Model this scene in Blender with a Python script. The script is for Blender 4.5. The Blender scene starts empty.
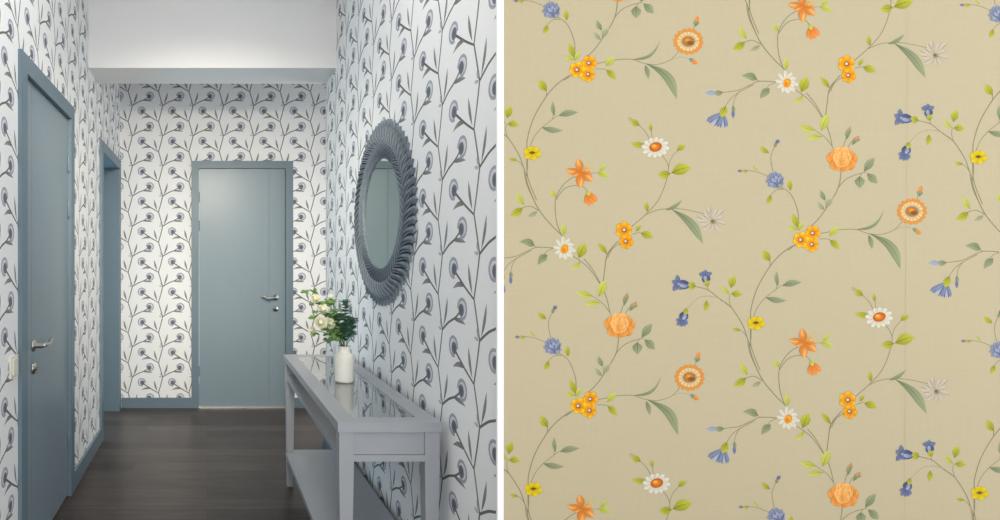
import bpy, bmesh, math, random
from mathutils import Vector, Matrix
random.seed(7)
SC = bpy.context.scene
COL = SC.collection
PI = math.pi

# ------------------------------------------------------------------ colour / materials
def lin1(c):
    c /= 255.0
    return c/12.92 if c <= .04045 else ((c+.055)/1.055)**2.4
def L(r, g, b): return (lin1(r), lin1(g), lin1(b))

def mat(name, rgb, rough=.5, metal=0, spec=.5, noise=0, nscale=20, bump=0, bscale=60, stretch=(1,1,1), coat=0, trans=0, ior=1.45):
    m = bpy.data.materials.new(name); m.use_nodes = True
    nt = m.node_tree; b = nt.nodes['Principled BSDF']
    b.inputs['Base Color'].default_value = (*rgb, 1)
    b.inputs['Roughness'].default_value = rough
    b.inputs['Metallic'].default_value = metal
    b.inputs['Specular IOR Level'].default_value = spec
    b.inputs['Coat Weight'].default_value = coat
    b.inputs['Transmission Weight'].default_value = trans
    b.inputs['IOR'].default_value = ior
    if noise or bump:
        tc = nt.nodes.new('ShaderNodeTexCoord'); mp = nt.nodes.new('ShaderNodeMapping')
        mp.inputs['Scale'].default_value = stretch
        nt.links.new(tc.outputs['Object'], mp.inputs['Vector'])
    if noise:
        n = nt.nodes.new('ShaderNodeTexNoise'); n.inputs['Scale'].default_value = nscale
        n.inputs['Detail'].default_value = 5
        nt.links.new(mp.outputs[0], n.inputs['Vector'])
        r = nt.nodes.new('ShaderNodeMapRange')
        r.inputs['To Min'].default_value = 1-noise; r.inputs['To Max'].default_value = 1+noise
        nt.links.new(n.outputs['Fac'], r.inputs['Value'])
        mx = nt.nodes.new('ShaderNodeVectorMath'); mx.operation = 'SCALE'
        mx.inputs[0].default_value = rgb
        nt.links.new(r.outputs[0], mx.inputs['Scale'])
        nt.links.new(mx.outputs[0], b.inputs['Base Color'])
    if bump:
        n = nt.nodes.new('ShaderNodeTexNoise'); n.inputs['Scale'].default_value = bscale
        nt.links.new(mp.outputs[0], n.inputs['Vector'])
        bp = nt.nodes.new('ShaderNodeBump'); bp.inputs['Strength'].default_value = bump
        bp.inputs['Distance'].default_value = .002
        nt.links.new(n.outputs['Fac'], bp.inputs['Height'])
        nt.links.new(bp.outputs[0], b.inputs['Normal'])
    return m

def paper_mat(name, noise=.03, rough=.75, weave=.0, scale=3):
    """printed wallpaper: pigment read from the mesh colours, a little paper grain on top"""
    m = bpy.data.materials.new(name); m.use_nodes = True
    nt = m.node_tree; b = nt.nodes['Principled BSDF']
    at = nt.nodes.new('ShaderNodeAttribute'); at.attribute_name = 'ink'
    tc = nt.nodes.new('ShaderNodeTexCoord')
    n = nt.nodes.new('ShaderNodeTexNoise'); n.inputs['Scale'].default_value = scale*30; n.inputs['Detail'].default_value = 4
    nt.links.new(tc.outputs['Object'], n.inputs['Vector'])
    n2 = nt.nodes.new('ShaderNodeTexNoise'); n2.inputs['Scale'].default_value = scale
    n2.inputs['Detail'].default_value = 2
    nt.links.new(tc.outputs['Object'], n2.inputs['Vector'])
    ad = nt.nodes.new('ShaderNodeMath'); ad.operation = 'ADD'
    nt.links.new(n.outputs['Fac'], ad.inputs[0]); nt.links.new(n2.outputs['Fac'], ad.inputs[1])
    r = nt.nodes.new('ShaderNodeMapRange'); r.inputs['From Min'].default_value = .5; r.inputs['From Max'].default_value = 1.5
    r.inputs['To Min'].default_value = 1-noise; r.inputs['To Max'].default_value = 1+noise
    nt.links.new(ad.outputs[0], r.inputs['Value'])
    last = r.outputs[0]
    if weave:
        for ax, st in enumerate(((90, 1, 4), (4, 1, 90))):
            mp = nt.nodes.new('ShaderNodeMapping'); mp.inputs['Scale'].default_value = st
            nt.links.new(tc.outputs['Object'], mp.inputs['Vector'])
            w = nt.nodes.new('ShaderNodeTexNoise'); w.inputs['Scale'].default_value = 2.2; w.inputs['Detail'].default_value = 3
            nt.links.new(mp.outputs[0], w.inputs['Vector'])
            rr = nt.nodes.new('ShaderNodeMapRange'); rr.inputs['To Min'].default_value = 1-weave; rr.inputs['To Max'].default_value = 1+weave
            nt.links.new(w.outputs['Fac'], rr.inputs['Value'])
            mu = nt.nodes.new('ShaderNodeMath'); mu.operation = 'MULTIPLY'
            nt.links.new(last, mu.inputs[0]); nt.links.new(rr.outputs[0], mu.inputs[1]); last = mu.outputs[0]
    sc = nt.nodes.new('ShaderNodeVectorMath'); sc.operation = 'SCALE'
    nt.links.new(at.outputs['Color'], sc.inputs[0]); nt.links.new(last, sc.inputs['Scale'])
    nt.links.new(sc.outputs[0], b.inputs['Base Color'])
    b.inputs['Roughness'].default_value = rough; b.inputs['Specular IOR Level'].default_value = .2
    return m

def floor_mat():
    m = bpy.data.materials.new('dark_plank_floor'); m.use_nodes = True
    nt = m.node_tree; b = nt.nodes['Principled BSDF']; N = nt.nodes.new; K = nt.links.new
    tc = N('ShaderNodeTexCoord')
    br = N('ShaderNodeTexBrick'); br.offset = .37; br.inputs['Scale'].default_value = 1
    br.inputs['Brick Width'].default_value = 1.25; br.inputs['Row Height'].default_value = .135
    br.inputs['Mortar Size'].default_value = .0014; br.inputs['Mortar Smooth'].default_value = .3
    br.inputs['Color1'].default_value = (*L(80, 70, 64), 1); br.inputs['Color2'].default_value = (*L(58, 50, 46), 1)
    br.inputs['Mortar'].default_value = (*L(34, 30, 28), 1)
    K(tc.outputs['Object'], br.inputs['Vector'])
    mp = N('ShaderNodeMapping'); mp.inputs['Scale'].default_value = (1.6, 26, 1)
    K(tc.outputs['Object'], mp.inputs['Vector'])
    n = N('ShaderNodeTexNoise'); n.inputs['Scale'].default_value = 2.0; n.inputs['Detail'].default_value = 8; n.inputs['Roughness'].default_value = .65
    n.inputs['Distortion'].default_value = .6
    K(mp.outputs[0], n.inputs['Vector'])
    cr = N('ShaderNodeMapRange'); cr.inputs['From Min'].default_value = .3; cr.inputs['From Max'].default_value = .7
    cr.inputs['To Min'].default_value = .5; cr.inputs['To Max'].default_value = 1.55
    K(n.outputs['Fac'], cr.inputs['Value'])
    sc = N('ShaderNodeVectorMath'); sc.operation = 'SCALE'
    K(br.outputs['Color'], sc.inputs[0]); K(cr.outputs[0], sc.inputs['Scale']); K(sc.outputs[0], b.inputs['Base Color'])
    rr = N('ShaderNodeMapRange'); rr.inputs['To Min'].default_value = .24; rr.inputs['To Max'].default_value = .42
    K(n.outputs['Fac'], rr.inputs['Value']); K(rr.outputs[0], b.inputs['Roughness'])
    bp = N('ShaderNodeBump'); bp.inputs['Strength'].default_value = .12; bp.inputs['Distance'].default_value = .002
    K(n.outputs['Fac'], bp.inputs['Height']); K(bp.outputs[0], b.inputs['Normal'])
    b.inputs['Specular IOR Level'].default_value = .35
    return m

M = {
 'door': mat('door_paint', L(130, 147, 156), .32, noise=.03, nscale=8, stretch=(6, 6, .4), spec=.45),
 'casing': mat('casing_paint', L(108, 127, 138), .42, noise=.02),
 'table': mat('table_paint', L(160, 163, 168), .3, noise=.03, nscale=6, stretch=(3, .5, 3)),
 'white': mat('white_plaster', L(233, 233, 232), .8, noise=.01, nscale=4, bump=.05),
 'border': mat('white_border_paint', L(250, 250, 250), .5, noise=.005),
 'back': mat('plain_plaster', L(215, 218, 220), .85, noise=.02, nscale=5),
 'steel': mat('brushed_steel', L(200, 198, 190), .3, 1, noise=.05, nscale=60),
 'dark': mat('keyhole_dark', L(40, 42, 44), .6, noise=.05),
 'alu': mat('threshold_aluminium', L(225, 222, 212), .35, .7, noise=.04),
 'frame': mat('carved_grey_wood', L(90, 99, 106), .6, noise=.4, nscale=45, bump=.6, bscale=160),
 'mirror': mat('mirror_silver', L(214, 222, 216), .015, 1, noise=.005),
 'glass': mat('table_glass', (.93, .97, .95), .01, trans=1, ior=2.0, noise=.004),
 'ceramic': mat('cream_ceramic', L(255, 251, 238), .45, noise=.03, nscale=30),
 'stem': mat('green_stem', L(88, 112, 62), .6, noise=.15),
 'leaf': mat('rose_leaf', L(120, 156, 84), .55, noise=.35, nscale=40),
 'euca': mat('eucalyptus_leaf', L(88, 136, 106), .55, noise=.3, nscale=40),
 'rose': mat('cream_petal', L(252, 249, 222), .6, noise=.06, nscale=60),
 'plastic': mat('cream_plastic', L(226, 223, 208), .4, noise=.01),
 'hallpaper': paper_mat('sprig_wallpaper', .02, .7),
 'floral': paper_mat('flower_vine_wallpaper', .022, .8, weave=.035, scale=2),
 'floor': floor_mat(),
}

# ------------------------------------------------------------------ mesh helpers
def link(name, me, m=None, parent=None, loc=None, rotz=0):
    o = bpy.data.objects.new(name, me); COL.objects.link(o)
    if m is not None: me.materials.append(m)
    if parent is not None: o.parent = parent
    if loc is not None: o.location = loc
    if rotz: o.rotation_euler[2] = rotz
    return o
def finish(name, bm, m, parent=None, loc=None, rotz=0, smooth=False, bevel=0, seg=2):
    if bevel:
        bmesh.ops.bevel(bm, geom=[e for e in bm.edges if len(e.link_faces) == 2 and e.calc_face_angle(0) > .6], offset=bevel, segments=seg, affect='EDGES', profile=.5)
    bmesh.ops.recalc_face_normals(bm, faces=bm.faces)
    me = bpy.data.meshes.new(name); bm.to_mesh(me); bm.free()
    if smooth:
        for p in me.polygons: p.use_smooth = True
    return link(name, me, m, parent, loc, rotz)
def box(bm, x0, x1, y0, y1, z0, z1, top=None):
    """axis box; top=(dx,dy) optional shrink of the bottom face (taper)"""
    dx, dy = top or (0, 0)
    v = [bm.verts.new(p) for p in ((x0+dx, y0+dy, z0), (x1-dx, y0+dy, z0), (x1-dx, y1-dy, z0), (x0+dx, y1-dy, z0),
                                   (x0, y0, z1), (x1, y0, z1), (x1, y1, z1), (x0, y1, z1))]
    for f in ((0,3,2,1), (4,5,6,7), (0,1,5,4), (1,2,6,5), (2,3,7,6), (3,0,4,7)):
        bm.faces.new([v[i] for i in f])
def boxes(name, bs, m, parent=None, loc=None, rotz=0, bevel=.0015):
    bm = bmesh.new()
    for b in bs: box(bm, *b)
    return finish(name, bm, m, parent, loc, rotz, bevel=bevel)
def lathe(bm, prof, n=32, origin=(0,0,0), axis='z', cap=True):
    rings = []
    ox, oy, oz = origin
    for r, h in prof:
        ring = []
        for k in range(n):
            a = 2*PI*k/n; c, s = r*math.cos(a), r*math.sin(a)
            p = (ox+c, oy+s, oz+h) if axis == 'z' else (ox+c, oy-h, oz+s)
            ring.append(bm.verts.new(p))
        rings.append(ring)
    for a, b in zip(rings, rings[1:]):
        for k in range(n): bm.faces.new((a[k], a[(k+1) % n], b[(k+1) % n], b[k]))
    if cap:
        bm.faces.new(rings[0]); bm.faces.new(rings[-1])
def tube(bm, pts, rads, n=10):
    pts = [Vector(p) for p in pts]; rings = []
    up = Vector((0.13, .21, .97))
    for i, p in enumerate(pts):
        t = (pts[min(i+1, len(pts)-1)]-pts[max(i-1, 0)]).normalized()
        a = t.cross(up)
        if a.length < .05: a = t.cross(Vector((1, 0, 0)))
        a.normalize(); b = t.cross(a).normalized()
        r = rads[i] if isinstance(rads, (list, tuple)) else rads
        rings.append([bm.verts.new(p+a*(r*math.cos(2*PI*k/n))+b*(r*math.sin(2*PI*k/n))) for k in range(n)])
    for a, b in zip(rings, rings[1:]):
        for k in range(n): bm.faces.new((a[k], a[(k+1) % n], b[(k+1) % n], b[k]))
    bm.faces.new(rings[0]); bm.faces.new(rings[-1])
def smooth_line(pts, per=6):
    out = []
    P = [pts[0]]+list(pts)+[pts[-1]]
    for i in range(1, len(P)-2):
        p0, p1, p2, p3 = P[i-1], P[i], P[i+1], P[i+2]
        for k in range(per):
            t = k/per
            out.append(tuple(.5*((2*b)+(-a+c)*t+(2*a-5*b+4*c-d)*t*t+(-a+3*b-3*c+d)*t**3) for a, b, c, d in zip(p0, p1, p2, p3)))
    out.append(tuple(pts[-1]))
    return out
def empty(name, loc, rotz=0, label=None, cat=None, group=None, kind=None):
    o = bpy.data.objects.new(name, None); COL.objects.link(o); o.location = loc; o.rotation_euler[2] = rotz
    o.empty_display_size = .1
    if label: o['label'] = label
    if cat: o['category'] = cat
    if group: o['group'] = group
    if kind: o['kind'] = kind
    return o
def struct(o, label=None):
    o['kind'] = 'structure'
    if label: o['label'] = label
    return o

# ------------------------------------------------------------------ printed patterns
class Ink:
    """flat printed artwork: convex polygons with a pigment colour at each vertex"""
    def __init__(s, layer=.00002): s.polys = []; s.h = 0; s.dh = layer
    def nxt(s): s.h += s.dh; return s.h
    def poly(s, pts, cols, h=None):
        s.polys.append((h if h is not None else s.nxt(), [(p[0], p[1], c) for p, c in zip(pts, cols)]))
    def ribbon(s, pts, w0, w1, c0, c1=None, per=6):
        c1 = c1 or c0; P = smooth_line(pts, per) if len(pts) > 2 else list(pts); h = s.nxt(); n = len(P)
        e = []
        for i in range(n):
            a, b = P[max(i-1, 0)], P[min(i+1, n-1)]
            dx, dy = b[0]-a[0], b[1]-a[1]; l = math.hypot(dx, dy) or 1
            t = i/(n-1); w = (w0+(w1-w0)*t)/2
            e.append(((P[i][0]-dy/l*w, P[i][1]+dx/l*w), (P[i][0]+dy/l*w, P[i][1]-dx/l*w), tuple(x+(y-x)*t for x, y in zip(c0, c1))))
        for a, b in zip(e, e[1:]): s.poly((a[0], a[1], b[1], b[0]), (a[2], a[2], b[2], b[2]), h)
    def leaf(s, b, t, w, c_in, c_out, vein=None, bend=0, fat=.45, n=7, pw=1.0, rib=.12, jag=0):
        """leaf/petal blade from base b to tip t; w full width; bend sideways arc; fat = where widest"""
        dx, dy = t[0]-b[0], t[1]-b[1]; l = math.hypot(dx, dy) or 1; ux, uy = dx/l, dy/l; nx, ny = -uy, ux
        def wid(q):
            x = q/fat if q < fat else (1-q)/(1-fat)
            return w/2*max(0, math.sin(PI/2*x))**pw
        h = s.nxt(); rows = []
        for i in range(n+1):
            q = i/n; o = bend*l*math.sin(PI*q)
            cx, cy = b[0]+dx*q+nx*o, b[1]+dy*q+ny*o; ww = wid(q)*(1+(jag if i % 2 else -jag))
            rows.append(((cx+nx*ww, cy+ny*ww), (cx, cy), (cx-nx*ww, cy-ny*ww), tuple(x+(y-x)*q for x, y in zip(c_in, c_out))))
        for a, c in zip(rows, rows[1:]):
            dk = tuple(x*.8 for x in a[3]); dk2 = tuple(x*.8 for x in c[3])
            s.poly((a[0], a[1], c[1], c[0]), (a[3], a[3], c[3], c[3]), h)
            s.poly((a[1], a[2], c[2], c[1]), (a[3], dk, dk2, c[3]), h)
        if vein:
            q = [(r[1][0], r[1][1]) for r in rows[:-1]]
            s.ribbon(q, w*rib, w*rib*.3, vein, per=1)
    def disc(s, c, rx, ry, c_in, c_out, n=16, rot=0, r_in=0, a0=0, a1=2*PI):
        h = s.nxt()
        def pt(r, a):
            x, y = rx*r*math.cos(a), ry*r*math.sin(a)
            return (c[0]+x*math.cos(rot)-y*math.sin(rot), c[1]+x*math.sin(rot)+y*math.cos(rot))
        for k in range(n):
            a, b = a0+(a1-a0)*k/n, a0+(a1-a0)*(k+1)/n
            if r_in <= 0: s.poly((c, pt(1, a), pt(1, b)), (c_in, c_out, c_out), h)
            else: s.poly((pt(r_in, a), pt(1, a), pt(1, b), pt(r_in, b)), (c_in, c_out, c_out, c_in), h)

def clip(poly, x0, x1, y0, y1):
    def cut(P, ax, val, sgn):
        out = []
        for i in range(len(P)):
            a, b = P[i], P[(i+1) % len(P)]
            da, db = sgn*(a[ax]-val), sgn*(b[ax]-val)
            if da >= 0: out.append(a)
            if (da > 0 and db < 0) or (da < 0 and db > 0):
                t = da/(da-db)
                out.append((a[0]+(b[0]-a[0])*t, a[1]+(b[1]-a[1])*t, tuple(x+(y-x)*t for x, y in zip(a[2], b[2]))))
        return out
    for ax, v, sg in ((0, x0, 1), (0, x1, -1), (1, y0, 1), (1, y1, -1)):
        poly = cut(poly, ax, v, sg)
        if len(poly) < 3: return None
    return poly

def printed_wall(name, x0, x1, z0, z1, holes, thick, base, ink, places, scale, mtl, loc, rotz, lines=()):
    """wall slab in its own frame: x to the right seen from the room, front face at y=0, room on the -y side"""
    V, F, C = [], [], []
    xs = sorted({x0, x1, *[h[0] for h in holes], *[h[1] for h in holes]}); zs = sorted({z0, z1, *[h[2] for h in holes], *[h[3] for h in holes]})
    xs = [x for x in xs if x0 <= x <= x1]; zs = [z for z in zs if z0 <= z <= z1]
    solid = {}
    for i in range(len(xs)-1):
        for j in range(len(zs)-1):
            cx, cz = (xs[i]+xs[i+1])/2, (zs[j]+zs[j+1])/2
            solid[i, j] = not any(h[0] < cx < h[1] and h[2] < cz < h[3] for h in holes)
    def quad(ps):
        k = len(V); V.extend(ps); F.append(tuple(range(k, k+4))); C.append([base]*4)
    for (i, j), s in solid.items():
        if not s: continue
        a, b, c, d = xs[i], xs[i+1], zs[j], zs[j+1]
        quad([(a, 0, c), (b, 0, c), (b, 0, d), (a, 0, d)])
        quad([(b, thick, c), (a, thick, c), (a, thick, d), (b, thick, d)])
        if not solid.get((i-1, j)): quad([(a, thick, c), (a, 0, c), (a, 0, d), (a, thick, d)])
        if not solid.get((i+1, j)): quad([(b, 0, c), (b, thick, c), (b, thick, d), (b, 0, d)])
        if not solid.get((i, j-1)): quad([(a, thick, c), (b, thick, c), (b, 0, c), (a, 0, c)])
        if not solid.get((i, j+1)): quad([(a, 0, d), (b, 0, d), (b, thick, d), (a, thick, d)])
    for (ox, oz) in places:
        for h, P in ink.polys:
            Q = [(ox+p[0]*scale, oz+p[1]*scale, p[2]) for p in P]
            mx = sum(q[0] for q in Q)/len(Q); mz = sum(q[1] for q in Q)/len(Q)
            if any(H[0]-.01 < mx < H[1]+.01 and H[2]-.01 < mz < H[3]+.01 for H in holes): continue
            if not (x0 < min(q[0] for q in Q) and max(q[0] for q in Q) < x1 and z0 < min(q[1] for q in Q) and max(q[1] for q in Q) < z1):
                Q = clip(Q, x0, x1, z0, z1)
                if not Q: continue
            k = len(V); V.extend((q[0], -.0001-h, q[1]) for q in Q); F.append(tuple(range(k, k+len(Q)))); C.append([q[2] for q in Q])
    for (ax, az, bx, bz, w, c) in lines:
        k = len(V); V.extend([(ax-w/2, -.0002, az), (ax+w/2, -.0002, az), (bx+w/2, -.0002, bz), (bx-w/2, -.0002, bz)]); F.append((k, k+1, k+2, k+3)); C.append([c]*4)
    me = bpy.data.meshes.new(name); me.from_pydata(V, [], F)
    at = me.color_attributes.new('ink', 'FLOAT_COLOR', 'CORNER')
    flat = []
    for cs in C:
        for c in cs: flat.extend((c[0], c[1], c[2], 1.0))
    at.data.foreach_set('color', flat)
    me.update()
    return struct(link(name, me, mtl, None, loc, rotz))

# sprig repeat of the hallway paper: node A at (0,0), one repeat = 1
sp = Ink(.00001)
STM, STM2 = L(112, 110, 108), L(124, 122, 118)
LFD, LFL = L(112, 114, 114), L(156, 158, 157)
RING, DSK, PALE, BUD = L(164, 170, 179), L(98, 101, 108), L(212, 214, 218), L(168, 173, 184)
sp.ribbon([(-.14, .475), (-.07, .24), (0, 0)], .031, .031, STM2, STM, per=4)
sp.ribbon([(0, 0), (-.06, -.25), (-.14, -.525)], .031, .031, STM, STM2, per=4)
def sprig_flower(cx, cy, ang):
    dx, dy = math.cos(ang), math.sin(ang)
    sp.disc((cx, cy), .136, .14, RING, BUD, 14, r_in=.7, a0=ang-2.6, a1=ang+2.6)
    sp.disc((cx-.005*dx, cy-.005*dy), .092, .094, PALE, PALE, 12)
    sp.disc((cx-.028*dx, cy-.028*dy), .074, .080, DSK, L(118, 123, 138), 12)
# right branch from A
sp.ribbon([(0, 0), (.2, .12), (.38, .19), (.52, .28)], .033, .028, STM, STM, per=3)
sp.leaf((.035, .04), (.16, .44), .062, LFD, LFL, bend=-.04, n=4, fat=.55)
sp.leaf((.34, .17), (.68, .14), .062, LFD, LFL, bend=.06, n=4)
sprig_flower(.58, .32, .55)
# left branch from B
sp.ribbon([(-.14, -.525), (-.36, -.40), (-.62, -.23)], .026, .035, STM, L(100, 100, 100), per=3)
sp.leaf((-.18, -.47), (-.28, -.11), .062, LFD, LFL, bend=.04, n=4, fat=.55)
sp.leaf((-.35, -.39), (-.71, -.43), .066, LFD, LFL, bend=-.12, n=5)
sprig_flower(-.69, -.17, 2.45)
# little grey-blue buds at the node
sp.leaf((-.02, .02), (-.07, .14), .055, BUD, RING, n=3)
sp.leaf((-.02, .0), (-.14, .02), .05, BUD, PALE, n=3)

HW = L(240, 241, 241)
P_ = .264
def grid(x0, x1, z0, z1, ax, az, px, pz):
    out = []
    i0 = math.floor((x0-ax)/px)-1; i1 = math.ceil((x1-ax)/px)+1; j0 = math.floor((z0-az)/pz)-1; j1 = math.ceil((z1-az)/pz)+1
    return [(ax+i*px, az+j*pz) for i in range(i0, i1+1) for j in range(j0, j1+1)]

CEIL = 3.15
XL, XR, YF, YB0, YB1 = -.762, .8305, 4.99, 3.656, 3.989
DT = 2.075   # door opening head
# holes in the left wall (local x = world y)
H1 = (2.365, 3.146, 0, DT+.01); H2 = (4.10, 4.88, 0, DT+.01)
printed_wall('wall_left', -.4, YF, 0, CEIL, [H1, H2], .16, HW, sp, grid(-.4, YF, 0, CEIL, 2.60, 1.85, .27, P_), .268, M['hallpaper'], (XL, 0, 0), PI/2)
H3 = (-.078, .697, 0, 2.10)
printed_wall('wall_far', XL-.16, 2.2, 0, CEIL, [H3], .16, HW, sp, grid(XL-.16, 2.2, 0, CEIL, -.388, 2.644, .266, P_), .266, M['hallpaper'], (0, YF, 0), 0)
# right wall: local x = -world y
printed_wall('wall_right', -YB1, -1.606, 0, CEIL, [], .22, HW, sp, grid(-YB1, -1.606, 0, CEIL, -1.736, 1.85, .275, P_), .268, M['hallpaper'], (XR, 0, 0), -PI/2)

# ------------------------------------------------------------------ flower vine repeat, drawn in photo units of the paper
fv = Ink(.0000008)
OX, OY = 0, 0
def O(x, y):
    global OX, OY; OX, OY = x, y
def p(x, y): return (OX+x/4, -(OY+y/4))
def S(pts, w=4.2, c=None, w1=None, c1=None):
    c = c or L(134, 128, 98); w *= .82; fv.ribbon([p(*q) for q in pts], w/4, (w1 or w*.8)/4, c, c1 or c, per=5)
YG = (L(146, 148, 34), L(192, 190, 66)); YD = L(112, 120, 34)
GG = (L(122, 132, 98), L(158, 164, 126)); GD = L(92, 108, 78)
def LF(b, t, w, kind='y', bend=.05, fat=.45, jag=0, n=8):
    ci, co, vn = {'y': (*YG, YD), 'g': (*GG, GD), 's': (L(148, 150, 118), L(172, 174, 140), L(125, 130, 95)), 'yl': (L(176, 178, 60), L(200, 204, 105), L(130, 140, 50))}[kind]
    fv.leaf(p(*b), p(*t), w/4, ci, co, vn, bend, fat, n, rib=.09, jag=jag)
def E(c, rx, ry, ci, co, n=14, **k): fv.disc(p(*c), rx/4, ry/4, ci, co, n, **k)
def petals(c, r0, r1, n, w, ci, co, line=None, ph=0, sy=1, bend=0, fat=.6, pw=.6):
    for k in range(n):
        a = 2*PI*k/n+ph; rr = r1*(1+.08*math.sin(5.3*k+ph*7)); ca, sa = math.cos(a), math.sin(a)*sy
        b = (c[0]+r0*ca, c[1]+r0*sa); t = (c[0]+rr*ca, c[1]+rr*sa)
        if line: fv.leaf(p(*b), (p(*t)[0]+.25*ca, p(*t)[1]-.25*sa), w/4+.5, line, line, None, bend, fat, 6, pw)
        fv.leaf(p(*b), p(*t), w/4, ci, co, None, bend, fat, 6, pw)
def bloom(c, r, ci=L(225, 150, 20), co=L(246, 190, 30), ph=.3):   # small round orange/yellow five-petal flower
    petals(c, r*.15, r*1.06, 6, r*.86, L(206, 120, 14), co, L(200, 118, 14), ph, 1, 0, .62)
    petals(c, r*.15, r*.72, 7, r*.32, L(222, 120, 10), L(240, 160, 20), None, ph)
    E(c, r*.34, r*.32, L(110, 96, 80), L(150, 96, 30)); E((c[0]-1, c[1]-1), r*.2, r*.18, L(228, 222, 206), L(190, 180, 165))
# --- stems first
O(720, 240)
S([(292, 22), (245, 55), (200, 105), (150, 190), (125, 270), (122, 320), (122, 400), (130, 445), (160, 520)], 5)
S([(124, 400), (128, 330), (150, 270), (185, 228), (245, 182)], 3.5); S([(200, 108), (200, 80)], 4)
S([(225, 195), (228, 170)], 3)
S([(126, 430), (110, 395), (90, 340), (45, 270), (0, 238)], 5); S([(105, 385), (92, 368), (70, 358)], 3)
O(870, 90)
S([(335, 205), (280, 165), (240, 135), (190, 122)], 4.5); S([(285, 168), (240, 160), (200, 170), (160, 207)], 3.2, L(160, 152, 118))
S([(333, 202), (326, 175), (330, 150)], 3.2); S([(243, 137), (238, 118)], 3)
O(500, 120)
S([(102, 215), (112, 262), (150, 350), (200, 415), (255, 468)], 5.5); S([(96, 205), (108, 262), (152, 356)], 3.2)
S([(155, 362), (120, 345), (88, 352)], 4)
S([(245, 462), (225, 400), (222, 320), (245, 270), (275, 240), (305, 225)], 4.5); S([(224, 318), (255, 277), (295, 262), (330, 265), (352, 288)], 4)
S([(345, 215), (370, 212), (392, 212)], 2.6)
O(700, 0)
S([(320, 330), (240, 325), (190, 345), (150, 362), (88, 370)], 4); S([(215, 338), (160, 367), (125, 392), (100, 428)], 3.5); S([(158, 366), (140, 392), (132, 428)], 3.2)
S([(240, 326), (215, 315)], 3); S([(300, 330), (275, 342), (262, 360)], 3)
O(500, 230)
S([(290, 103), (340, 138), (375, 178), (402, 220)], 4); S([(335, 115), (370, 158), (402, 215)], 4.5)
S([(472, 45), (430, 95), (420, 150), (413, 225), (430, 285), (441, 338)], 5); S([(465, 62), (440, 85), (425, 120)], 3)
S([(438, 328), (410, 293), (365, 262)], 3.5); S([(322, 122), (305, 142)], 2.6)
O(780, 120)
S([(245, 192), (234, 268), (190, 345), (150, 400), (112, 434)], 5); S([(230, 275), (260, 240), (300, 220), (345, 208)], 4); S([(328, 212), (318, 228)], 3)
S([(253, 108), (264, 72), (276, 50)], 3.5); S([(272, 110), (285, 88), (300, 78)], 3.5); S([(184, 355), (182, 325)], 3.2)
S([(158, 455), (200, 447), (250, 438), (305, 438), (345, 452), (400, 458), (455, 440), (490, 405)], 3.6); S([(156, 476), (190, 476), (208, 485)], 3.5)
S([(455, 440), (495, 428), (525, 434)], 2.8, L(160, 158, 120))
S([(72, 442), (72, 370), (45, 300), (8, 270)], 4.2)
S([(100, 470), (40, 515), (30, 520)], 5)
O(700, 100)
S([(335, 358), (305, 360), (282, 382)], 3); S([(292, 288), (283, 228), (300, 185)], 3.2); S([(264, 302), (225, 287), (182, 281)], 3); S([(232, 288), (215, 268)], 1.8, L(180, 175, 110))
O(600, 100)
S([(120, 512), (180, 460), (230, 405), (260, 340), (274, 275), (262, 240), (242, 215)], 4); S([(180, 460), (230, 440), (290, 434), (350, 440), (420, 456)], 3.6)
S([(197, 155), (180, 125), (152, 98)], 3.5); S([(208, 155), (205, 110)], 3); S([(273, 272), (285, 232), (315, 197)], 3)
O(600, 200)
S([(130, 138), (160, 128)], 3.5); S([(85, 170), (50, 195), (32, 230)], 3.5)
O(600, 0)
S([(372, 122), (380, 98)], 3)
# --- leaves
O(720, 240)
LF((201, 84), (172, 38), 30); LF((248, 183), (328, 169), 26, 'g'); LF((232, 184), (226, 124), 17, 'g'); LF((182, 230), (268, 242), 24, 'g', -.05); LF((82, 360), (48, 355), 14)
O(870, 90)
LF((236, 178), (230, 222), 22); LF((333, 128), (348, 80), 30, fat=.5); LF((326, 150), (294, 120), 20, 'yl'); LF((334, 152), (380, 155), 26)
O(500, 120)
LF((96, 340), (68, 290), 24, 'yl'); LF((90, 352), (40, 384), 30); LF((150, 366), (110, 387), 18, 's'); LF((222, 308), (203, 280), 22, 'yl'); LF((256, 462), (256, 415), 24, 'yl')
LF((388, 210), (440, 230), 24, 'yl'); LF((398, 206), (426, 176), 18, 'yl')
O(700, 0)
LF((228, 318), (165, 304), 30, 'g', -.12, .3); LF((278, 354), (240, 396), 30, 'g', -.06, .35)
LF((405, 368), (430, 308), 40, 'y', .02, .5, .05); LF((412, 386), (376, 412), 20, 'yl')
O(500, 230)
LF((395, 266), (424, 200), 36, 'yl', .02, .5, .07); LF((370, 264), (305, 249), 28, 'yl', .03); LF((400, 291), (332, 301), 22, 'yl', -.06); LF((428, 96), (388, 52), 20, 'y', -.04)
O(780, 120)
LF((336, 206), (378, 150), 32, 'g', .02, .5, .05); LF((348, 214), (390, 254), 32, 'g', .02, .5, .05); LF((318, 225), (320, 274), 40, 'g', 0, .4, .06)
LF((181, 322), (162, 280), 20, 'g'); LF((182, 350), (212, 312), 22, 's'); LF((178, 360), (150, 328), 18, 's')
LF((198, 464), (236, 428), 28, 'yl'); LF((200, 480), (238, 518), 26, 'y'); LF((72, 432), (48, 374), 26, 'y', -.03); LF((68, 440), (32, 424), 20, 'yl'); LF((76, 442), (94, 408), 20, 'yl')
LF((42, 282), (40, 238), 20, 'y')
O(600, 0)
LF((128, 238), (242, 158), 13, 'g', -.2, .35, n=14); LF((186, 256), (308, 398), 38, 'g', .16, .62, n=16); LF((180, 260), (194, 318), 20, 'g')
O(700, 100)
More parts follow.
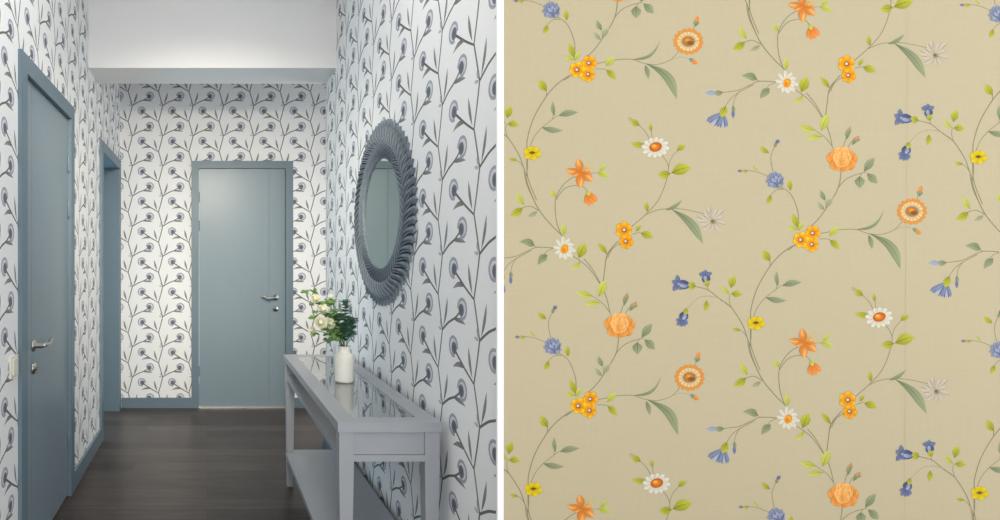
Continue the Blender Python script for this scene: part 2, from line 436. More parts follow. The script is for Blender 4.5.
LF((284, 380), (268, 416), 20, 'y'); LF((275, 212), (240, 186), 20, 'y'); LF((220, 272), (208, 262), 8, 'yl'); LF((218, 278), (232, 272), 8, 'yl')
O(600, 100)
LF((190, 447), (186, 406), 18, 'y'); LF((184, 180), (122, 174), 24, 'y'); LF((286, 292), (364, 268), 46, 'y', .05, .5); LF((282, 293), (230, 300), 32, 'y')
LF((262, 441), (330, 398), 16, 'g', -.08)
O(600, 200)
LF((145, 126), (164, 100), 16, 'y'); LF((162, 132), (214, 152), 30, 'y'); LF((288, 38), (413, 176), 36, 'g', .1, .6, n=12)
# --- buds
BL, BM, BDk, BW = L(122, 132, 160), L(92, 102, 142), L(62, 70, 106), L(178, 182, 194)
GC = (L(150, 158, 60), L(128, 140, 66))
O(700, 0)
LF((92, 370), (50, 371), 22, 'g'); fv.leaf(p(62, 371), p(20, 373), 5, L(150, 156, 178), L(160, 166, 196), None, fat=.4)
LF((132, 422), (132, 456), 15, 'g'); fv.leaf(p(132, 440), p(133, 474), 3.4, L(110, 118, 146), L(108, 116, 166), None)
# hanging bell
for q in ((25, 485, 20), (45, 500, 22), (70, 508, 24), (92, 512, 22), (108, 508, 16)): fv.leaf(p(92, 448), p(q[0], q[1]), q[2]/4, BL, BW if q[0] in (45, 92) else BL, None, 0, .8, 6, .7)
for q in ((36, 492), (58, 504), (82, 510), (100, 510)): fv.ribbon([p(90, 455), p(*q)], .5, .8, BM, BDk)
LF((103, 424), (84, 470), 30, 'y', 0, .5)
O(780, 120)
for (b, t) in (((266, 78), (282, 24)), ((288, 100), (318, 62))):
    LF(b, t, 20, 'g'); mx, my = (b[0]*.35+t[0]*.65), (b[1]*.35+t[1]*.65); E((mx, my), 8, 9, L(236, 160, 80), L(205, 120, 60)); LF((mx, my+10), (t[0]-6, t[1]+8), 7, 'g'); LF((mx+3, my+12), (t[0]+4, t[1]+12), 6, 'g')
O(700, 100)
LF((298, 190), (308, 168), 14, 'g'); E((310, 166), 8, 8, L(130, 130, 160), L(100, 104, 140)); fv.leaf(p(300, 175), p(318, 158), 2.6, L(90, 90, 110), L(130, 126, 150))
LF((190, 284), (165, 283), 14, 'y'); fv.leaf(p(170, 284), p(148, 284), 3, L(130, 128, 150), L(120, 116, 150))
O(600, 100)
LF((158, 102), (120, 76), 26, 'y'); fv.leaf(p(130, 84), p(110, 70), 4, L(180, 160, 120), L(190, 165, 130)); LF((205, 125), (202, 94), 15, 'y'); LF((308, 203), (342, 180), 22, 'y')
O(600, 0)
LF((382, 106), (386, 76), 24, 'g', 0, .5); fv.leaf(p(386, 88), p(390, 62), 4.2, L(226, 130, 40), L(240, 150, 60)); LF((355, 234), (378, 246), 18, 'g', 0, .6); fv.leaf(p(370, 242), p(390, 256), 4.5, L(226, 130, 40), L(238, 140, 50))
# --- flowers
O(500, 230)      # big pale daisy with amber heart
WO, WI, WL = L(214, 208, 190), L(200, 192, 166), L(184, 175, 148)
petals((257, 75), 8, 46, 10, 17, WI, WO, WL, .2, 1.05, 0, .65); petals((257, 75), 8, 34, 11, 12, WI, L(222, 217, 198), None, .5, 1.05)
E((258, 76), 15, 19, L(236, 190, 40), L(214, 130, 20), rot=-.4); E((255, 80), 8, 10, L(222, 110, 20), L(226, 140, 20))
O(600, 100)      # white daisy with rust heart
petals((222, 190), 14, 54, 12, 19, WI, L(222, 217, 202), L(170, 164, 136), .1, .84, 0, .7); petals((222, 190), 14, 42, 13, 7, L(196, 190, 160), L(220, 215, 195), None, .34, .84)
E((222, 188), 26, 19, L(226, 140, 40), L(176, 74, 20), rot=.25); E((216, 184), 12, 8, L(242, 190, 90), L(222, 124, 40), rot=.2)
# grey star flower
O(600, 100)
GR, GRD = L(204, 192, 172), L(148, 136, 118)
for k, (tx, ty) in enumerate(((437, 425), (470, 438), (497, 438), (492, 470), (500, 500), (464, 530), (438, 522), (405, 518), (398, 492), (384, 470), (404, 460), (420, 440))):
    fv.leaf(p(450, 485), p(tx, ty), 5.6, L(182, 168, 146), GR, None, 0, .7, 6, .6); fv.ribbon([p(450, 485), p(450+(tx-450)*.9, 485+(ty-485)*.9)], .6, .45, GRD)
    fv.ribbon([p(450+(tx-450)*.6+3, 485+(ty-485)*.6), p(tx+3, ty-2)], .4, .4, GRD)
E((452, 487), 12, 11, L(120, 116, 70), L(160, 150, 110)); E((449, 484), 5, 5, L(96, 84, 60), L(110, 104, 70))
# orange rimmed daisy
O(600, 0)
cx, cy = 353, 166
for k in range(16):
    a = 2*PI*k/16+.1; ca, sa = math.cos(a), math.sin(a)*.87
    fv.leaf(p(cx+12*ca, cy+12*sa), p(cx+60*ca, cy+60*sa), 5.4, L(206, 180, 130), L(214, 142, 54), None, 0, .75, 7, .6)
    fv.leaf(p(cx+12*ca, cy+12*sa), p(cx+48*ca, cy+48*sa), 3.2, L(190, 160, 110), L(226, 210, 164), None, 0, .75, 6, .6)
    E((cx+52*ca, cy+52*sa), 9, 8, L(228, 150, 60), L(210, 130, 42), 8)
E((cx, cy), 29, 23, L(150, 92, 36), L(176, 140, 90)); E((cx-4, cy-6), 16, 10, L(226, 160, 50), L(198, 110, 26)); E((cx+8, cy+6), 15, 9, L(120, 70, 34), L(150, 96, 44))
for k in range(10):
    a = k*.63; E((cx+20*math.cos(a), cy+15*math.sin(a)), 2.6, 2.6, L(110, 66, 34), L(130, 84, 40), 6)
# trio and duo of small orange blossoms
O(780, 120)
bloom((130, 453), 29, ph=.1); bloom((127, 498), 28, ph=.5); bloom((82, 480), 31, co=L(248, 206, 40), ph=.9)
O(600, 200)
bloom((103, 166), 28, ph=.2, co=L(244, 180, 30)); bloom((97, 120), 32, ph=.6, co=L(246, 190, 34))
# flat yellow blossom
O(720, 240)
petals((143, 331), 3, 36, 6, 25, L(200, 168, 12), L(226, 200, 26), L(190, 168, 14), .35, .78, 0, .6, .5)
E((143, 331), 10, 7, L(80, 64, 20), L(150, 120, 20)); fv.ribbon([p(130, 332), p(156, 330)], .9, .7, L(90, 72, 20))
# lily and its hanging bell
O(500, 120)
OR1, OR2, ORL = L(206, 114, 40), L(230, 158, 78), L(200, 104, 34)
for (tx, ty, w, bd) in ((312, 152, 30, .04), (260, 198, 26, .05), (320, 274, 34, -.04), (370, 246, 34, .04), (362, 200, 24, 0), (288, 226, 16, 0)):
    fv.leaf(p(326, 208), p(tx, ty), w/4+.6, ORL, ORL, None, bd, .5); fv.leaf(p(326, 208), p(tx, ty), w/4, OR1, OR2, L(204, 104, 36), bd, .5, rib=.08)
    fv.leaf(p(326+(tx-326)*.35, 208+(ty-208)*.35), p(tx, ty), w/14, OR2, L(246, 190, 110), None, bd+.06, .4)
for (tx, ty) in ((352, 178), (366, 184), (376, 192), (358, 170)):
    fv.ribbon([p(328, 206), p((328+tx)/2-2, (206+ty)/2-5), p(tx, ty)], .7, .5, L(190, 160, 90), L(216, 190, 110)); E((tx, ty), 4, 3, L(226, 200, 120), L(205, 170, 80), 6)
for (tx, ty, w) in ((342, 336, 18), (358, 344, 18), (374, 338, 20), (390, 326, 18)):
    fv.leaf(p(351, 286), p(tx, ty), w/4+.3, ORL, ORL, None, 0, .72, 6, .7); fv.leaf(p(351, 288), p(tx, ty), w/4, OR1, L(240, 150, 70), None, 0, .72, 6, .7)
LF((347, 280), (356, 304), 18, 'yl', 0, .5)
# peony
O(780, 120)
PA, PB, PC, PD = L(214, 124, 44), L(230, 158, 76), L(242, 188, 112), L(196, 100, 26)
def pet(b, t, w, ci, co, bd=0, fat=.62, pw=.5, ln=PD):
    fv.leaf(p(*b), p(*t), w/4+.7, ln, ln, None, bd, fat, 8, pw); fv.leaf(p(*b), p(*t), w/4, ci, co, None, bd, fat, 8, pw)
    for f in (-.22, 0, .22):
        mx, my = b[0]+(t[0]-b[0])*.3, b[1]+(t[1]-b[1])*.3; qx, qy = b[0]+(t[0]-b[0])*.85, b[1]+(t[1]-b[1])*.85; dx, dy = (t[1]-b[1]), -(t[0]-b[0]); l = math.hypot(dx, dy)
        fv.ribbon([p(mx+dx/l*w*f*.6, my+dy/l*w*f*.6), p(qx+dx/l*w*f, qy+dy/l*w*f)], .35, .25, PA)
pet((248, 160), (184, 146), 44, PA, PB); pet((248, 160), (312, 150), 44, PA, PB); pet((246, 165), (198, 188), 40, PA, PB); pet((250, 165), (302, 186), 42, PA, PB)
pet((248, 168), (226, 202), 42, PA, PB); pet((250, 168), (270, 202), 44, PA, PB); pet((246, 160), (206, 122), 46, PA, PB); pet((250, 160), (290, 122), 48, PA, PB)
pet((248, 165), (232, 106), 46, PA, PC); pet((248, 165), (266, 108), 44, PA, PC)
pet((246, 180), (222, 130), 32, PB, PC, .12); pet((250, 180), (276, 130), 32, PB, PC, -.12); pet((248, 186), (238, 124), 26, PB, PC, .08); pet((249, 186), (258, 126), 26, PB, PC, -.08)
pet((248, 190), (226, 158), 24, PB, PC, .1); pet((250, 190), (270, 156), 24, PB, PC, -.1)
# bluebells on the left of the vine
O(870, 90)
def bell(cup, body, tips, cw=18):
    for (tx, ty, w) in tips:
        fv.leaf(p(*body), p(tx, ty), w/4+.5, BDk, BDk, None, 0, .45, 6, .8); fv.leaf(p(*body), p(tx, ty), w/4, BM, BL, BDk, 0, .45, 6, .8, rib=.1)
    fv.leaf(p(cup[0], cup[1]), p(body[0], body[1]), cw/4*1.25, BDk, BM, None, 0, .6, 6, .5); fv.leaf(p(cup[0], cup[1]), p(body[0], body[1]), cw/8, BM, BW, None, .1, .6, 6, .6)
bell((170, 118), (122, 112), ((118, 74, 18), (96, 98, 18), (100, 140, 20), (134, 136, 18), (150, 96, 16)), 30)
E((124, 112), 8, 7, BW, BM, 8); LF((192, 121), (160, 112), 24, 'y', 0, .4); LF((190, 122), (164, 130), 16, 'y', 0, .4)
bell((238, 108), (230, 78), ((204, 70, 16), (216, 62, 14), (231, 54, 16), (258, 66, 16), (246, 72, 14)), 28); LF((238, 122), (232, 96), 18, 'y', 0, .5); LF((240, 122), (246, 96), 12, 'y')
bell((150, 222), (140, 256), ((112, 256, 16), (116, 278, 16), (134, 284, 16), (150, 282, 16), (162, 272, 16)), 30); LF((156, 208), (148, 236), 20, 'y', 0, .5)
# ragged blue flower
O(700, 100)
for (bx, by, tx, ty, w) in ((300, 322, 266, 302, 17), (300, 322, 260, 326, 15), (300, 325, 270, 346, 17), (300, 320, 280, 290, 16), (302, 320, 300, 284, 17), (302, 322, 324, 292, 16), (304, 324, 336, 310, 18), (304, 326, 336, 336, 18), (302, 328, 320, 354, 18), (300, 328, 296, 354, 18)):
    fv.leaf(p(bx, by), p(tx, ty), w/4+.5, BDk, BDk, None, 0, .6, 6, .7); fv.leaf(p(bx, by), p(tx, ty), w/4, L(112, 120, 146), L(146, 154, 178), BDk, 0, .6, 6, .7, rib=.12)
for (bx, by, tx, ty, w) in ((318, 342, 286, 312, 18), (320, 340, 302, 302, 18), (322, 336, 320, 306, 15), (312, 346, 278, 330, 14), (310, 334, 296, 318, 12), (322, 334, 312, 316, 12)):
    fv.leaf(p(bx, by), p(tx, ty), w/4+.5, BDk, BDk, None, 0, .6, 6, .7); fv.leaf(p(bx, by), p(tx, ty), w/4, BM, L(168, 174, 192), BM, .05, .6, 6, .7, rib=.1)
LF((330, 346), (312, 338), 12, 's'); LF((330, 348), (318, 352), 10, 's')

FY = 1.60; SC_ = FY/570
def fx(x): return (x-207)*SC_
def fz(y): return 1.31+(258-y)*SC_
places = []
for i in range(-3, 6):
    for j in range(-4, 5):
        dx, dy = 223.6*i+1.2*j, 170*i+336*j
        if -560 < dx < 700 and -460 < dy < 720: places.append((fx(0)+dx*SC_, fz(0)-dy*SC_))
seam = (fx(909), CEIL, fx(903), 0)
printed_wall('wall_front', .8312, 2.75, 0, CEIL, [], .12, L(189, 177, 146), fv, places, SC_, M['floral'], (0, FY, 0), 0,
             lines=[(fx(903), 0, fx(910), CEIL, .0018, L(183, 171, 140))])
struct(boxes('border_strip', [(fx(497), .8313, FY-.003, FY+.006, 0, CEIL)], M['border'], bevel=.001))  # added strip standing in for the white border between the two views

# ------------------------------------------------------------------ room shell
struct(boxes('floor', [(-2.9, 2.9, -1.6, 5.95, -.05, 0)], M['floor'], bevel=0))
struct(boxes('ceiling', [(-2.9, 2.9, -1.6, 5.95, CEIL, CEIL+.08)], M['white'], bevel=0))
struct(boxes('trim_1', [(XL, XR, YB0, YB1, 2.529, CEIL)], M['white'], bevel=.002))
struct(boxes('wall_side_room', [(-2.8, -2.7, 3.2, 5.9, 0, CEIL), (-2.8, XL-.16, 5.8, 5.9, 0, CEIL), (XL-.17, XL-.02, 5.16, 5.9, 0, CEIL), (-2.8, XL-.16, 3.2, 3.3, 0, CEIL)], M['back'], bevel=0))
struct(boxes('wall_recess', [(2.2, 2.3, 3.0, 5.15, 0, CEIL), (XR+.22, 2.2, 3.0, 3.1, 0, CEIL)], M['back'], bevel=0))
BBH = .088
struct(boxes('baseboard_left', [(XL, XL+.015, -.4, 2.297, 0, .1), (XL, XL+.015, 3.214, 4.036, 0, .1)], M['casing']))
struct(boxes('baseboard_far', [(XL+.015, -.136, YF-.014, YF, 0, BBH), (.753, 2.2, YF-.014, YF, 0, BBH)], M['casing']))
struct(boxes('baseboard_right', [(XR-.015, XR, 1.62, YB1, 0, .1), (XR-.015, XR+.22, YB1, YB1+.015, 0, .1)], M['casing']))

# ------------------------------------------------------------------ doors (local: x right seen from hall, -y towards hall)
def lever(parent, x, z, side, y=0, length=.13, k=1.0):
    """side=+1: lever points to +x"""
    bm = bmesh.new()
    lathe(bm, [(.0, 0), (.026, 0), (.027, .004), (.024, .009), (.012, .011), (.011, .045), (.0, .045)][1:-1], 24, (x, y, z), 'y')
    h = finish('door_handle', bm, M['steel'], parent, smooth=True)
    bm = bmesh.new()
    pts = smooth_line([(x, y-.045, z), (x+side*.03, y-.05, z-.002), (x+side*length*.62, y-.05, z-.003), (x+side*length*.82, y-.052, z+.012*k), (x+side*length, y-.05, z+.010*k)], 5)
    tube(bm, pts, [.0095]*(len(pts)-6)+[.009, .0085, .008, .0075, .007, .0065], 12)
    finish('lever', bm, M['steel'], h, smooth=True)
    bm = bmesh.new()
    lathe(bm, [(.025, 0), (.026, .004), (.022, .009), (.0095, .010), (.009, .016)], 24, (x, y, z-.1), 'y')
    e = finish('lock_plate', bm, M['steel'], parent, smooth=True)
    bm = bmesh.new(); lathe(bm, [(.004, 0), (.004, .0175)], 12, (x, y, z-.097), 'y'); box(bm, x-.0018, x+.0018, y-.0175, y, z-.109, z-.097)
    finish('keyhole', bm, M['dark'], e)
def door(name, loc, rotz, xo0, xo1, cw, top_o, leaf_depth, grooves, handle_x, handle_z, side, hinge_x, has_leaf=True, thr=False, jamb=.16):
    root = empty(name, loc, rotz, kind='structure')
    T = .016
    boxes('casing', [(xo0, xo0+cw, -T, 0, 0, top_o), (xo1-cw, xo1, -T, 0, 0, top_o), (xo0+cw, xo1-cw, -T, 0, top_o-cw, top_o)], M['casing'], root, bevel=.003)
    a, b, t = xo0+cw, xo1-cw, top_o-cw
    boxes('jamb', [(a-.0095, a, 0, jamb, 0, t+.0095), (b, b+.0095, 0, jamb, 0, t+.0095), (a, b, 0, jamb, t, t+.0095)], M['casing'], root, bevel=0)
    if has_leaf:
        g = [a+.003]+[q for q in grooves]+[b-.003]; bs = []
        for q0, q1 in zip(g, g[1:]): bs.append((q0+.0022, q1-.0022, leaf_depth, leaf_depth+.012, .012, t-.003))
        bs.append((a+.003, b-.003, leaf_depth+.006, leaf_depth+.042, .012, t-.003))
        leaf = boxes('door_leaf', bs, M['door'], root, bevel=.0012)
        lever(leaf, handle_x, handle_z, side, leaf_depth)
        for hz in (t-.25, t-.5, .32):
            bm = bmesh.new(); lathe(bm, [(.007, -.045), (.008, -.043), (.008, .043), (.007, .045)], 12, (hinge_x, leaf_depth-.006, hz)); finish('hinge', bm, M['casing'], leaf, smooth=True)
    if thr: boxes('threshold', [(a, b, -.012, .05, 0, .011)], M['alu'], root)
    return root
door('door_1', (XL, 0, 0), PI/2, 2.297, 3.214, .076, 2.153, .004, [2.375+.06, 2.375+.115], 2.375+.135, .925, 1, 3.131)
door('door_2', (XL, 0, 0), PI/2, 4.036, 4.948, .076, 2.153, 0, [], 0, 0, 1, 0, has_leaf=False)
door('door_3', (0, YF, 0), 0, -.136, .752, .064, 2.157, .002, [.065, .542], .60, .965, -1, -.070, thr=True)

# light switch on the left wall
t = empty('light_switch', (XL, 2.235, .885), PI/2, 'small cream plastic light switch on the papered wall left of the near door', 'light switch')
boxes('face_plate', [(-.04, .04, -.009, 0, -.042, .042)], M['plastic'], t, bevel=.003)
boxes('rocker', [(-.026, .026, -.014, -.009, -.03, .03)], M['plastic'], t, bevel=.002)

# ------------------------------------------------------------------ console table
TX0, TX1, TY0, TY1 = .445, .80, 1.938, 3.31
tb = empty('console_table', ((TX0+TX1)/2, (TY0+TY1)/2, 0), 0, 'long grey painted console table with glass top against the papered wall', 'table')
cx, cy = tb.location.x, tb.location.y
W2, D2 = (TX1-TX0)/2, (TY1-TY0)/2
bw = .066
bm = bmesh.new()
box(bm, -W2, -W2+bw, -D2, D2, .717, .75); box(bm, W2-bw, W2, -D2, D2, .717, .75); box(bm, -W2+bw, W2-bw, -D2, -D2+bw, .717, .75); box(bm, -W2+bw, W2-bw, D2-bw, D2, .717, .75)
finish('top_frame', bm, M['table'], tb, bevel=.004)
gp = boxes('glass_panel', [(-W2+bw+.0005, W2-bw-.0005, -D2+bw+.0005, D2-bw-.0005, .741, .7485)], M['glass'], tb, bevel=0); gp['label'] = 'clear glass panel'
iw = .006
for sx in (-1, 1):
    for sy in (-1, 1):
        x0 = -W2+iw if sx < 0 else W2-iw-.05; y0 = -D2+iw if sy < 0 else D2-iw-.05
        bm = bmesh.new()
        box(bm, x0, x0+.05, y0, y0+.05, .60, .717); box(bm, x0, x0+.05, y0, y0+.05, 0, .60, (.009, .009))
        finish('leg', bm, M['table'], tb, bevel=.0015)
for sy in (-1, 1):
    y0 = -D2+iw+.008 if sy < 0 else D2-iw-.02-.008
    boxes('end_panel', [(-W2+iw+.05, W2-iw-.05, y0, y0+.02, .638, .717)], M['table'], tb)
boxes('middle_shelf', [(-W2+iw+.05, W2-iw-.05, -D2+iw+.002, D2-iw-.002, .615, .637), (-W2+iw+.003, -W2+iw+.05, -D2+iw+.05, D2-iw-.05, .615, .637), (W2-iw-.05, W2-iw-.003, -D2+iw+.05, D2-iw-.05, .615, .637)], M['table'], tb, bevel=0)
boxes('lower_shelf', [(-W2+iw+.046, W2-iw-.046, -D2+iw+.004, D2-iw-.004, .178, .2), (-W2+.004, -W2+iw+.046, -D2+iw+.05, D2-iw-.05, .178, .2), (W2-iw-.046, W2-.004, -D2+iw+.05, D2-iw-.05, .178, .2)], M['table'], tb, bevel=0)

# ------------------------------------------------------------------ round carved mirror on the right wall
mc = (XR, 2.705, 1.52)
mr = empty('wall_mirror', mc, -PI/2, 'round mirror in a carved slate grey petal frame hung on the papered wall', 'mirror')
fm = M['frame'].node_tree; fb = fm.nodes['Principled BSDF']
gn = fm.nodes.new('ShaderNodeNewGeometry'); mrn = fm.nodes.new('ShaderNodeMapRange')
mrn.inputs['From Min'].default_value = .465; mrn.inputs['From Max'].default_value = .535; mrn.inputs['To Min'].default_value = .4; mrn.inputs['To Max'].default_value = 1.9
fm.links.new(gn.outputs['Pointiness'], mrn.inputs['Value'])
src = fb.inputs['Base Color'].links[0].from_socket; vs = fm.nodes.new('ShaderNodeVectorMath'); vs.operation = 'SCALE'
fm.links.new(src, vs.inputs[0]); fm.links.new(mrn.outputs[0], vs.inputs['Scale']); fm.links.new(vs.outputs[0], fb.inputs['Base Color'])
def petal_ring(name, r0, r1, n, twist, base, lift, amp, tip, sy=1.0, slope=0):
    """ring of overlapping curved ribs; local plane x,z, height towards -y"""
    bm = bmesh.new(); na, nr = n*12, 14; G = []
    for j in range(nr+1):
        q = j/nr; row = []
        for i in range(na):
            u = i/12.0; f = u-math.floor(u)
            a = 2*PI*u/n+twist*math.sin(q*PI*.5)
            r = r0+(r1-r0)*q
            point = 1-abs(2*f-1)
            if q > .5: r += tip*(q-.5)*2*(point-.5)
            saw = (f**.7)*(1-f)**.35*1.6+.45*abs(math.sin(PI*2*f))
            h = base+lift*math.sin(PI*min(1, q*1.0+.08))**.7+slope*q+amp*saw*(.35+.65*math.sin(PI*min(1, q+.12)))
            row.append(bm.verts.new((r*math.cos(a), -max(h, .002), r*math.sin(a)*sy)))
        G.append(row)
    for a, b in zip(G, G[1:]):
        for i in range(na): bm.faces.new((a[i], a[(i+1) % na], b[(i+1) % na], b[i]))
    # back edge to the wall
    for row in (G[0], G[-1]):
        bk = [bm.verts.new((v.co.x, -.001, v.co.z)) for v in row]
        for i in range(na): bm.faces.new((row[i], row[(i+1) % na], bk[(i+1) % na], bk[i]))
    return finish(name, bm, M['frame'], mr, smooth=False)
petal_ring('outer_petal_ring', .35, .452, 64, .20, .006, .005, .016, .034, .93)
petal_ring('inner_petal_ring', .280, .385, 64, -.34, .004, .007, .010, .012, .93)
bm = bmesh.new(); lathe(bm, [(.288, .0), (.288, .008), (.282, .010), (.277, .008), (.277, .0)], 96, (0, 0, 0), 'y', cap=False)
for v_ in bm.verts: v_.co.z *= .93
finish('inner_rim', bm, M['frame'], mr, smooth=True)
bm = bmesh.new(); lathe(bm, [(.28, .002), (.28, .006)], 96, (0, 0, 0), 'y')
for v_ in bm.verts: v_.co.z *= .93
g = finish('mirror_glass', bm, M['mirror'], mr); g['label'] = 'silvered mirror glass'

# ------------------------------------------------------------------ vases and flowers
VX, VY = .622, 2.585
v = empty('ceramic_vase', (VX, VY, .7495), 0, 'cream white ribbed ceramic bottle vase holding the roses and eucalyptus', 'vase')
bm = bmesh.new()
prof = [(.030, 0), (.040, .001), (.042, .005)]
for k in range(1, 15): prof.append((.0425+(.0009 if k % 2 else -.0006), .005+k*.0078))
prof += [(.0415, .122), (.037, .128), (.029, .132), (.0265, .136), (.0262, .155), (.028, .160), (.028, .162), (.025, .162), (.0235, .155), (.0235, .13), (.036, .12), (.037, .02), (.0, .015)][:-1]
lathe(bm, prof, 48); finish('vase_body', bm, M['ceramic'], v, smooth=True)

def round_leaf(bm, c, d, n, r, ln):
    """small cupped blade from c along d, normal n"""
    c = Vector(c); d = Vector(d).normalized(); n = Vector(n); s = d.cross(n).normalized(); n = s.cross(d).normalized()
    rows = []
    for i in range(6):
        q = i/5; w = r*math.sin(PI*(.06+.9*q))**.7; cp = c+d*(ln*q)+n*(-.15*ln*q*q)
        rows.append([bm.verts.new(cp+s*w+n*(.25*w)), bm.verts.new(cp), bm.verts.new(cp-s*w+n*(.25*w))])
    for a, b in zip(rows, rows[1:]):
        bm.faces.new((a[0], a[1], b[1], b[0])); bm.faces.new((a[1], a[2], b[2], b[1]))
    ret = rows
def solidify(o, t):
    m = o.modifiers.new('thickness', 'SOLIDIFY'); m.thickness = t
R = random.Random(3)
eu_specs = [((.0, .0), (.004, -.01, .232), 'tallest dark green eucalyptus sprig, rising from the middle of the cream vase'),
            ((-.008, .004), (-.026, .012, .17), 'short eucalyptus sprig leaning left out of the cream vase towards the roses'),
            ((.008, .0), (.030, .0, .15), 'short eucalyptus sprig leaning right out of the cream vase towards the wall')]
for k, (b, tp, lab) in enumerate(eu_specs):
    e = empty('eucalyptus_sprig', (VX+b[0], VY+b[1], .7495+.03), 0, lab, 'plant', 'eucalyptus sprigs in the cream vase')
    H = tp[2]-.03+.13
    path = smooth_line([(0, 0, 0), (tp[0]*.1, tp[1]*.1, .13), (tp[0]*.5, tp[1]*.5, .13+(H-.13)*.5), (tp[0], tp[1], H)], 8)
    bm = bmesh.new(); tube(bm, path, [.0022-.0012*i/len(path) for i in range(len(path))], 6); finish('stem', bm, M['stem'], e, smooth=True)
    bm = bmesh.new()
    zs = .145
    while zs < H:
        f = zs/H; i = min(len(path)-1, int(f*len(path))); P = Vector(path[i]); a0 = R.random()*PI
        sz = .029*(1-.3*(zs-.14)/(H-.13))
        for j in range(5):
            a = a0+2*PI*j/5+R.uniform(-.2, .2)
            round_leaf(bm, P, (math.cos(a), math.sin(a), R.uniform(.05, .7)), (0, 0, 1), sz*.52, sz*1.35)
        zs += .0095
    o = finish('leaves', bm, M['euca'], e, smooth=True); o['label'] = 'round blue-green leaves'; solidify(o, .0006)

GX, GY = VX, VY
def at(x, y, d): return Vector(((x-207)*d/570, d, 1.31+(258-y)*d/570))
def rose(c, r, face, label, leaves_at, k, leafy=7):
    base = Vector((GX-.004+.008*math.cos(k*1.3), GY+.008*math.sin(k*1.3), .7495+.03))
    e = empty('cream_rose', base, 0, label, 'flower', 'cream roses in the ceramic vase')
    c = c-base; neck = Vector((-.004, 0, .13))
    path = smooth_line([(0, 0, 0), tuple(neck), tuple((neck+c)/2+Vector((0, 0, .02))), tuple(c)], 6)
    bm = bmesh.new(); tube(bm, path, .0018, 6); finish('stem', bm, M['stem'], e, smooth=True)
    face = Vector(face).normalized(); s = face.cross(Vector((0, 0, 1))).normalized(); u = s.cross(face).normalized()
    bm = bmesh.new()
    bmesh.ops.create_icosphere(bm, subdivisions=2, radius=r*.42, matrix=Matrix.Translation(c+face*(r*.05)))
    for ring in range(5):
        n = (3, 4, 5, 6, 7)[ring]; rr = r*(.22+.20*ring)
        for j in range(n):
            a0 = 2*PI*j/n+ring*.7; half = PI/n*1.35; rows = []
            for i in range(5):
                q = i/4; row = []
                for m_ in range(6):
                    w = -1+2*m_/5; a = a0+half*w
                    hh = r*(-.75+1.35*q*(1-.10*ring)-.2*abs(w)**2*q); rad = rr*(.45+.62*math.sin(q*PI*.52))+(.12*r*q*q*ring/4)
                    row.append(bm.verts.new(c+s*(rad*math.cos(a))+u*(rad*math.sin(a))+face*hh))
                rows.append(row)
            for a, b in zip(rows, rows[1:]):
                for m_ in range(5): bm.faces.new((a[m_], a[m_+1], b[m_+1], b[m_]))
    o = finish('bloom', bm, M['rose'], e, smooth=True); o['label'] = 'cream layered petals'; solidify(o, .0005)
    bm = bmesh.new()
    for j in range(5):
        a = 2*PI*j/5; round_leaf(bm, c-face*(r*.7), s*math.cos(a)+u*math.sin(a)+face*.2, face, r*.22, r*.95)
    for j in range(leafy):
        f = R.uniform(.5, .98); P = Vector(path[int(f*(len(path)-1))]); a = R.random()*2*PI
        for q in range(3):
            aa = a+(q-1)*.7
            round_leaf(bm, P, (math.cos(aa), math.sin(aa), R.uniform(-.3, .8)), (0, -.4, 1), R.uniform(.006, .010), R.uniform(.02, .034))
    for L_ in leaves_at:
        P = Vector(at(*L_))-base
        Q = Vector(path[-3]); tube(bm, [Q, (P+Q)/2+Vector((0, 0, .004)), P], .0011, 5)
        for q in range(5):
            a = R.random()*2*PI; round_leaf(bm, P, (math.cos(a), -abs(math.sin(a))*.6, R.uniform(-.4, .7)), (0, -.7, .7), R.uniform(.006, .010), R.uniform(.018, .028))
    o = finish('leaves', bm, M['leaf'], e, smooth=True); solidify(o, .0005)
rose(at(315.5, 298.5, 2.58), .0175, (-.2, -1, .5), 'half-open cream rose at the upper left of the bouquet', [(305.5, 291, 2.58), (309, 304, 2.58), (318, 304, 2.6), (313, 292, 2.6)], 0)
rose(at(323, 309, 2.55), .020, (0, -1, .6), 'cream rose in the middle of the bouquet, below the top bloom', [(316, 312, 2.56), (328, 302, 2.6), (326, 315, 2.57)], 1)
rose(at(321, 322, 2.50), .0235, (-.1, -1, .3), 'largest and fullest cream rose, low at the front of the bouquet', [(314, 318, 2.55), (326, 330, 2.54)], 2)
rose(at(330.5, 323.5, 2.52), .019, (.3, -1, .3), 'cream rose beside the largest bloom, nearest the eucalyptus', [(331, 335, 2.53), (328, 340, 2.55), (334, 340, 2.53), (335, 331, 2.55)], 3)
rose(at(311.5, 330, 2.52), .0145, (-.7, -1, 0), 'small cream rosebud drooping at the lower left of the bouquet', [(315, 333, 2.53)], 4, 3)
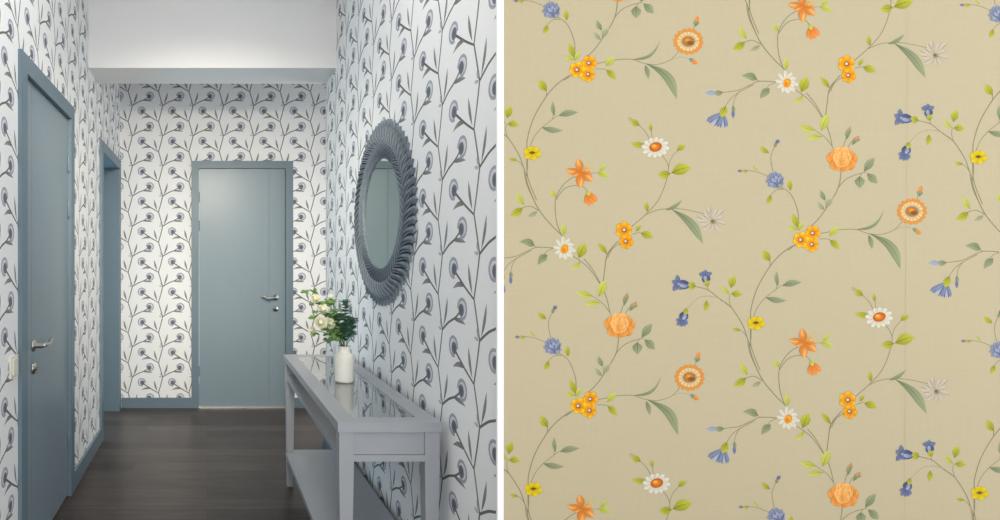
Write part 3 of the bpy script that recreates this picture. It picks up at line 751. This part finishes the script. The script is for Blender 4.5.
rose(at(331, 296, 2.60), .011, (.1, -.6, .9), 'smallest rosebud, standing up at the top right of the bouquet', [(330, 304, 2.6), (334, 311, 2.58), (329, 315, 2.58), (335, 320, 2.6)], 5)

# ------------------------------------------------------------------ light
w = bpy.data.worlds.new('daylight'); SC.world = w; w.use_nodes = True
bg = w.node_tree.nodes['Background']; bg.inputs[0].default_value = (.98, .99, 1, 1); bg.inputs[1].default_value = 1.56
def area(name, loc, rot, sx, sy, power, col):
    l = bpy.data.lights.new(name, 'AREA'); l.shape = 'RECTANGLE'; l.size = sx; l.size_y = sy; l.energy = power; l.color = col
    o = bpy.data.objects.new(name, l); COL.objects.link(o); o.location = loc; o.rotation_euler = rot
    return o
# big window far behind the viewer, two added fill lights in the hall, windows of the recess and of the side room
area('window_daylight', (.4, -1.5, 1.7), (math.radians(90), 0, 0), 3.2, 2.0, 32, (.98, .99, 1))
area('hall_top_fill', (0, 2.0, 3.1), (0, 0, 0), .5, .5, 12, (1, .97, .93))  # added fill under the ceiling for the upper walls, no fixture known here
sp_ = area('far_wall_fill', (0, 1.66, 2.36), (math.radians(65), 0, 0), .6, .12, 13, (1, .90, .74)); sp_.data.spread = math.radians(72)  # added unseen fill aimed under the beam to brighten the far wall
area('recess_window_daylight', (2.1, 4.5, 1.5), (0, math.radians(90), 0), 1.6, .8, 14, (.95, .97, 1))
area('side_room_daylight', (-1.9, 5.35, 1.3), (math.radians(90), 0, math.radians(-125)), .7, 2.0, 32, (.5, .78, 1))

# ------------------------------------------------------------------ camera
cam = bpy.data.cameras.new('camera'); co = bpy.data.objects.new('camera', cam); COL.objects.link(co)
co.location = (0, 0, 1.31); co.rotation_euler = (PI/2, 0, 0)
cam.sensor_width = 36; cam.lens = 36*.570; cam.shift_x = .293; cam.shift_y = -.002; cam.clip_start = .05
SC.camera = co
SC.view_settings.view_transform = 'Standard'; SC.view_settings.look = 'None'; SC.view_settings.exposure = 0; SC.view_settings.gamma = 1
SC.view_settings.use_curve_mapping = False
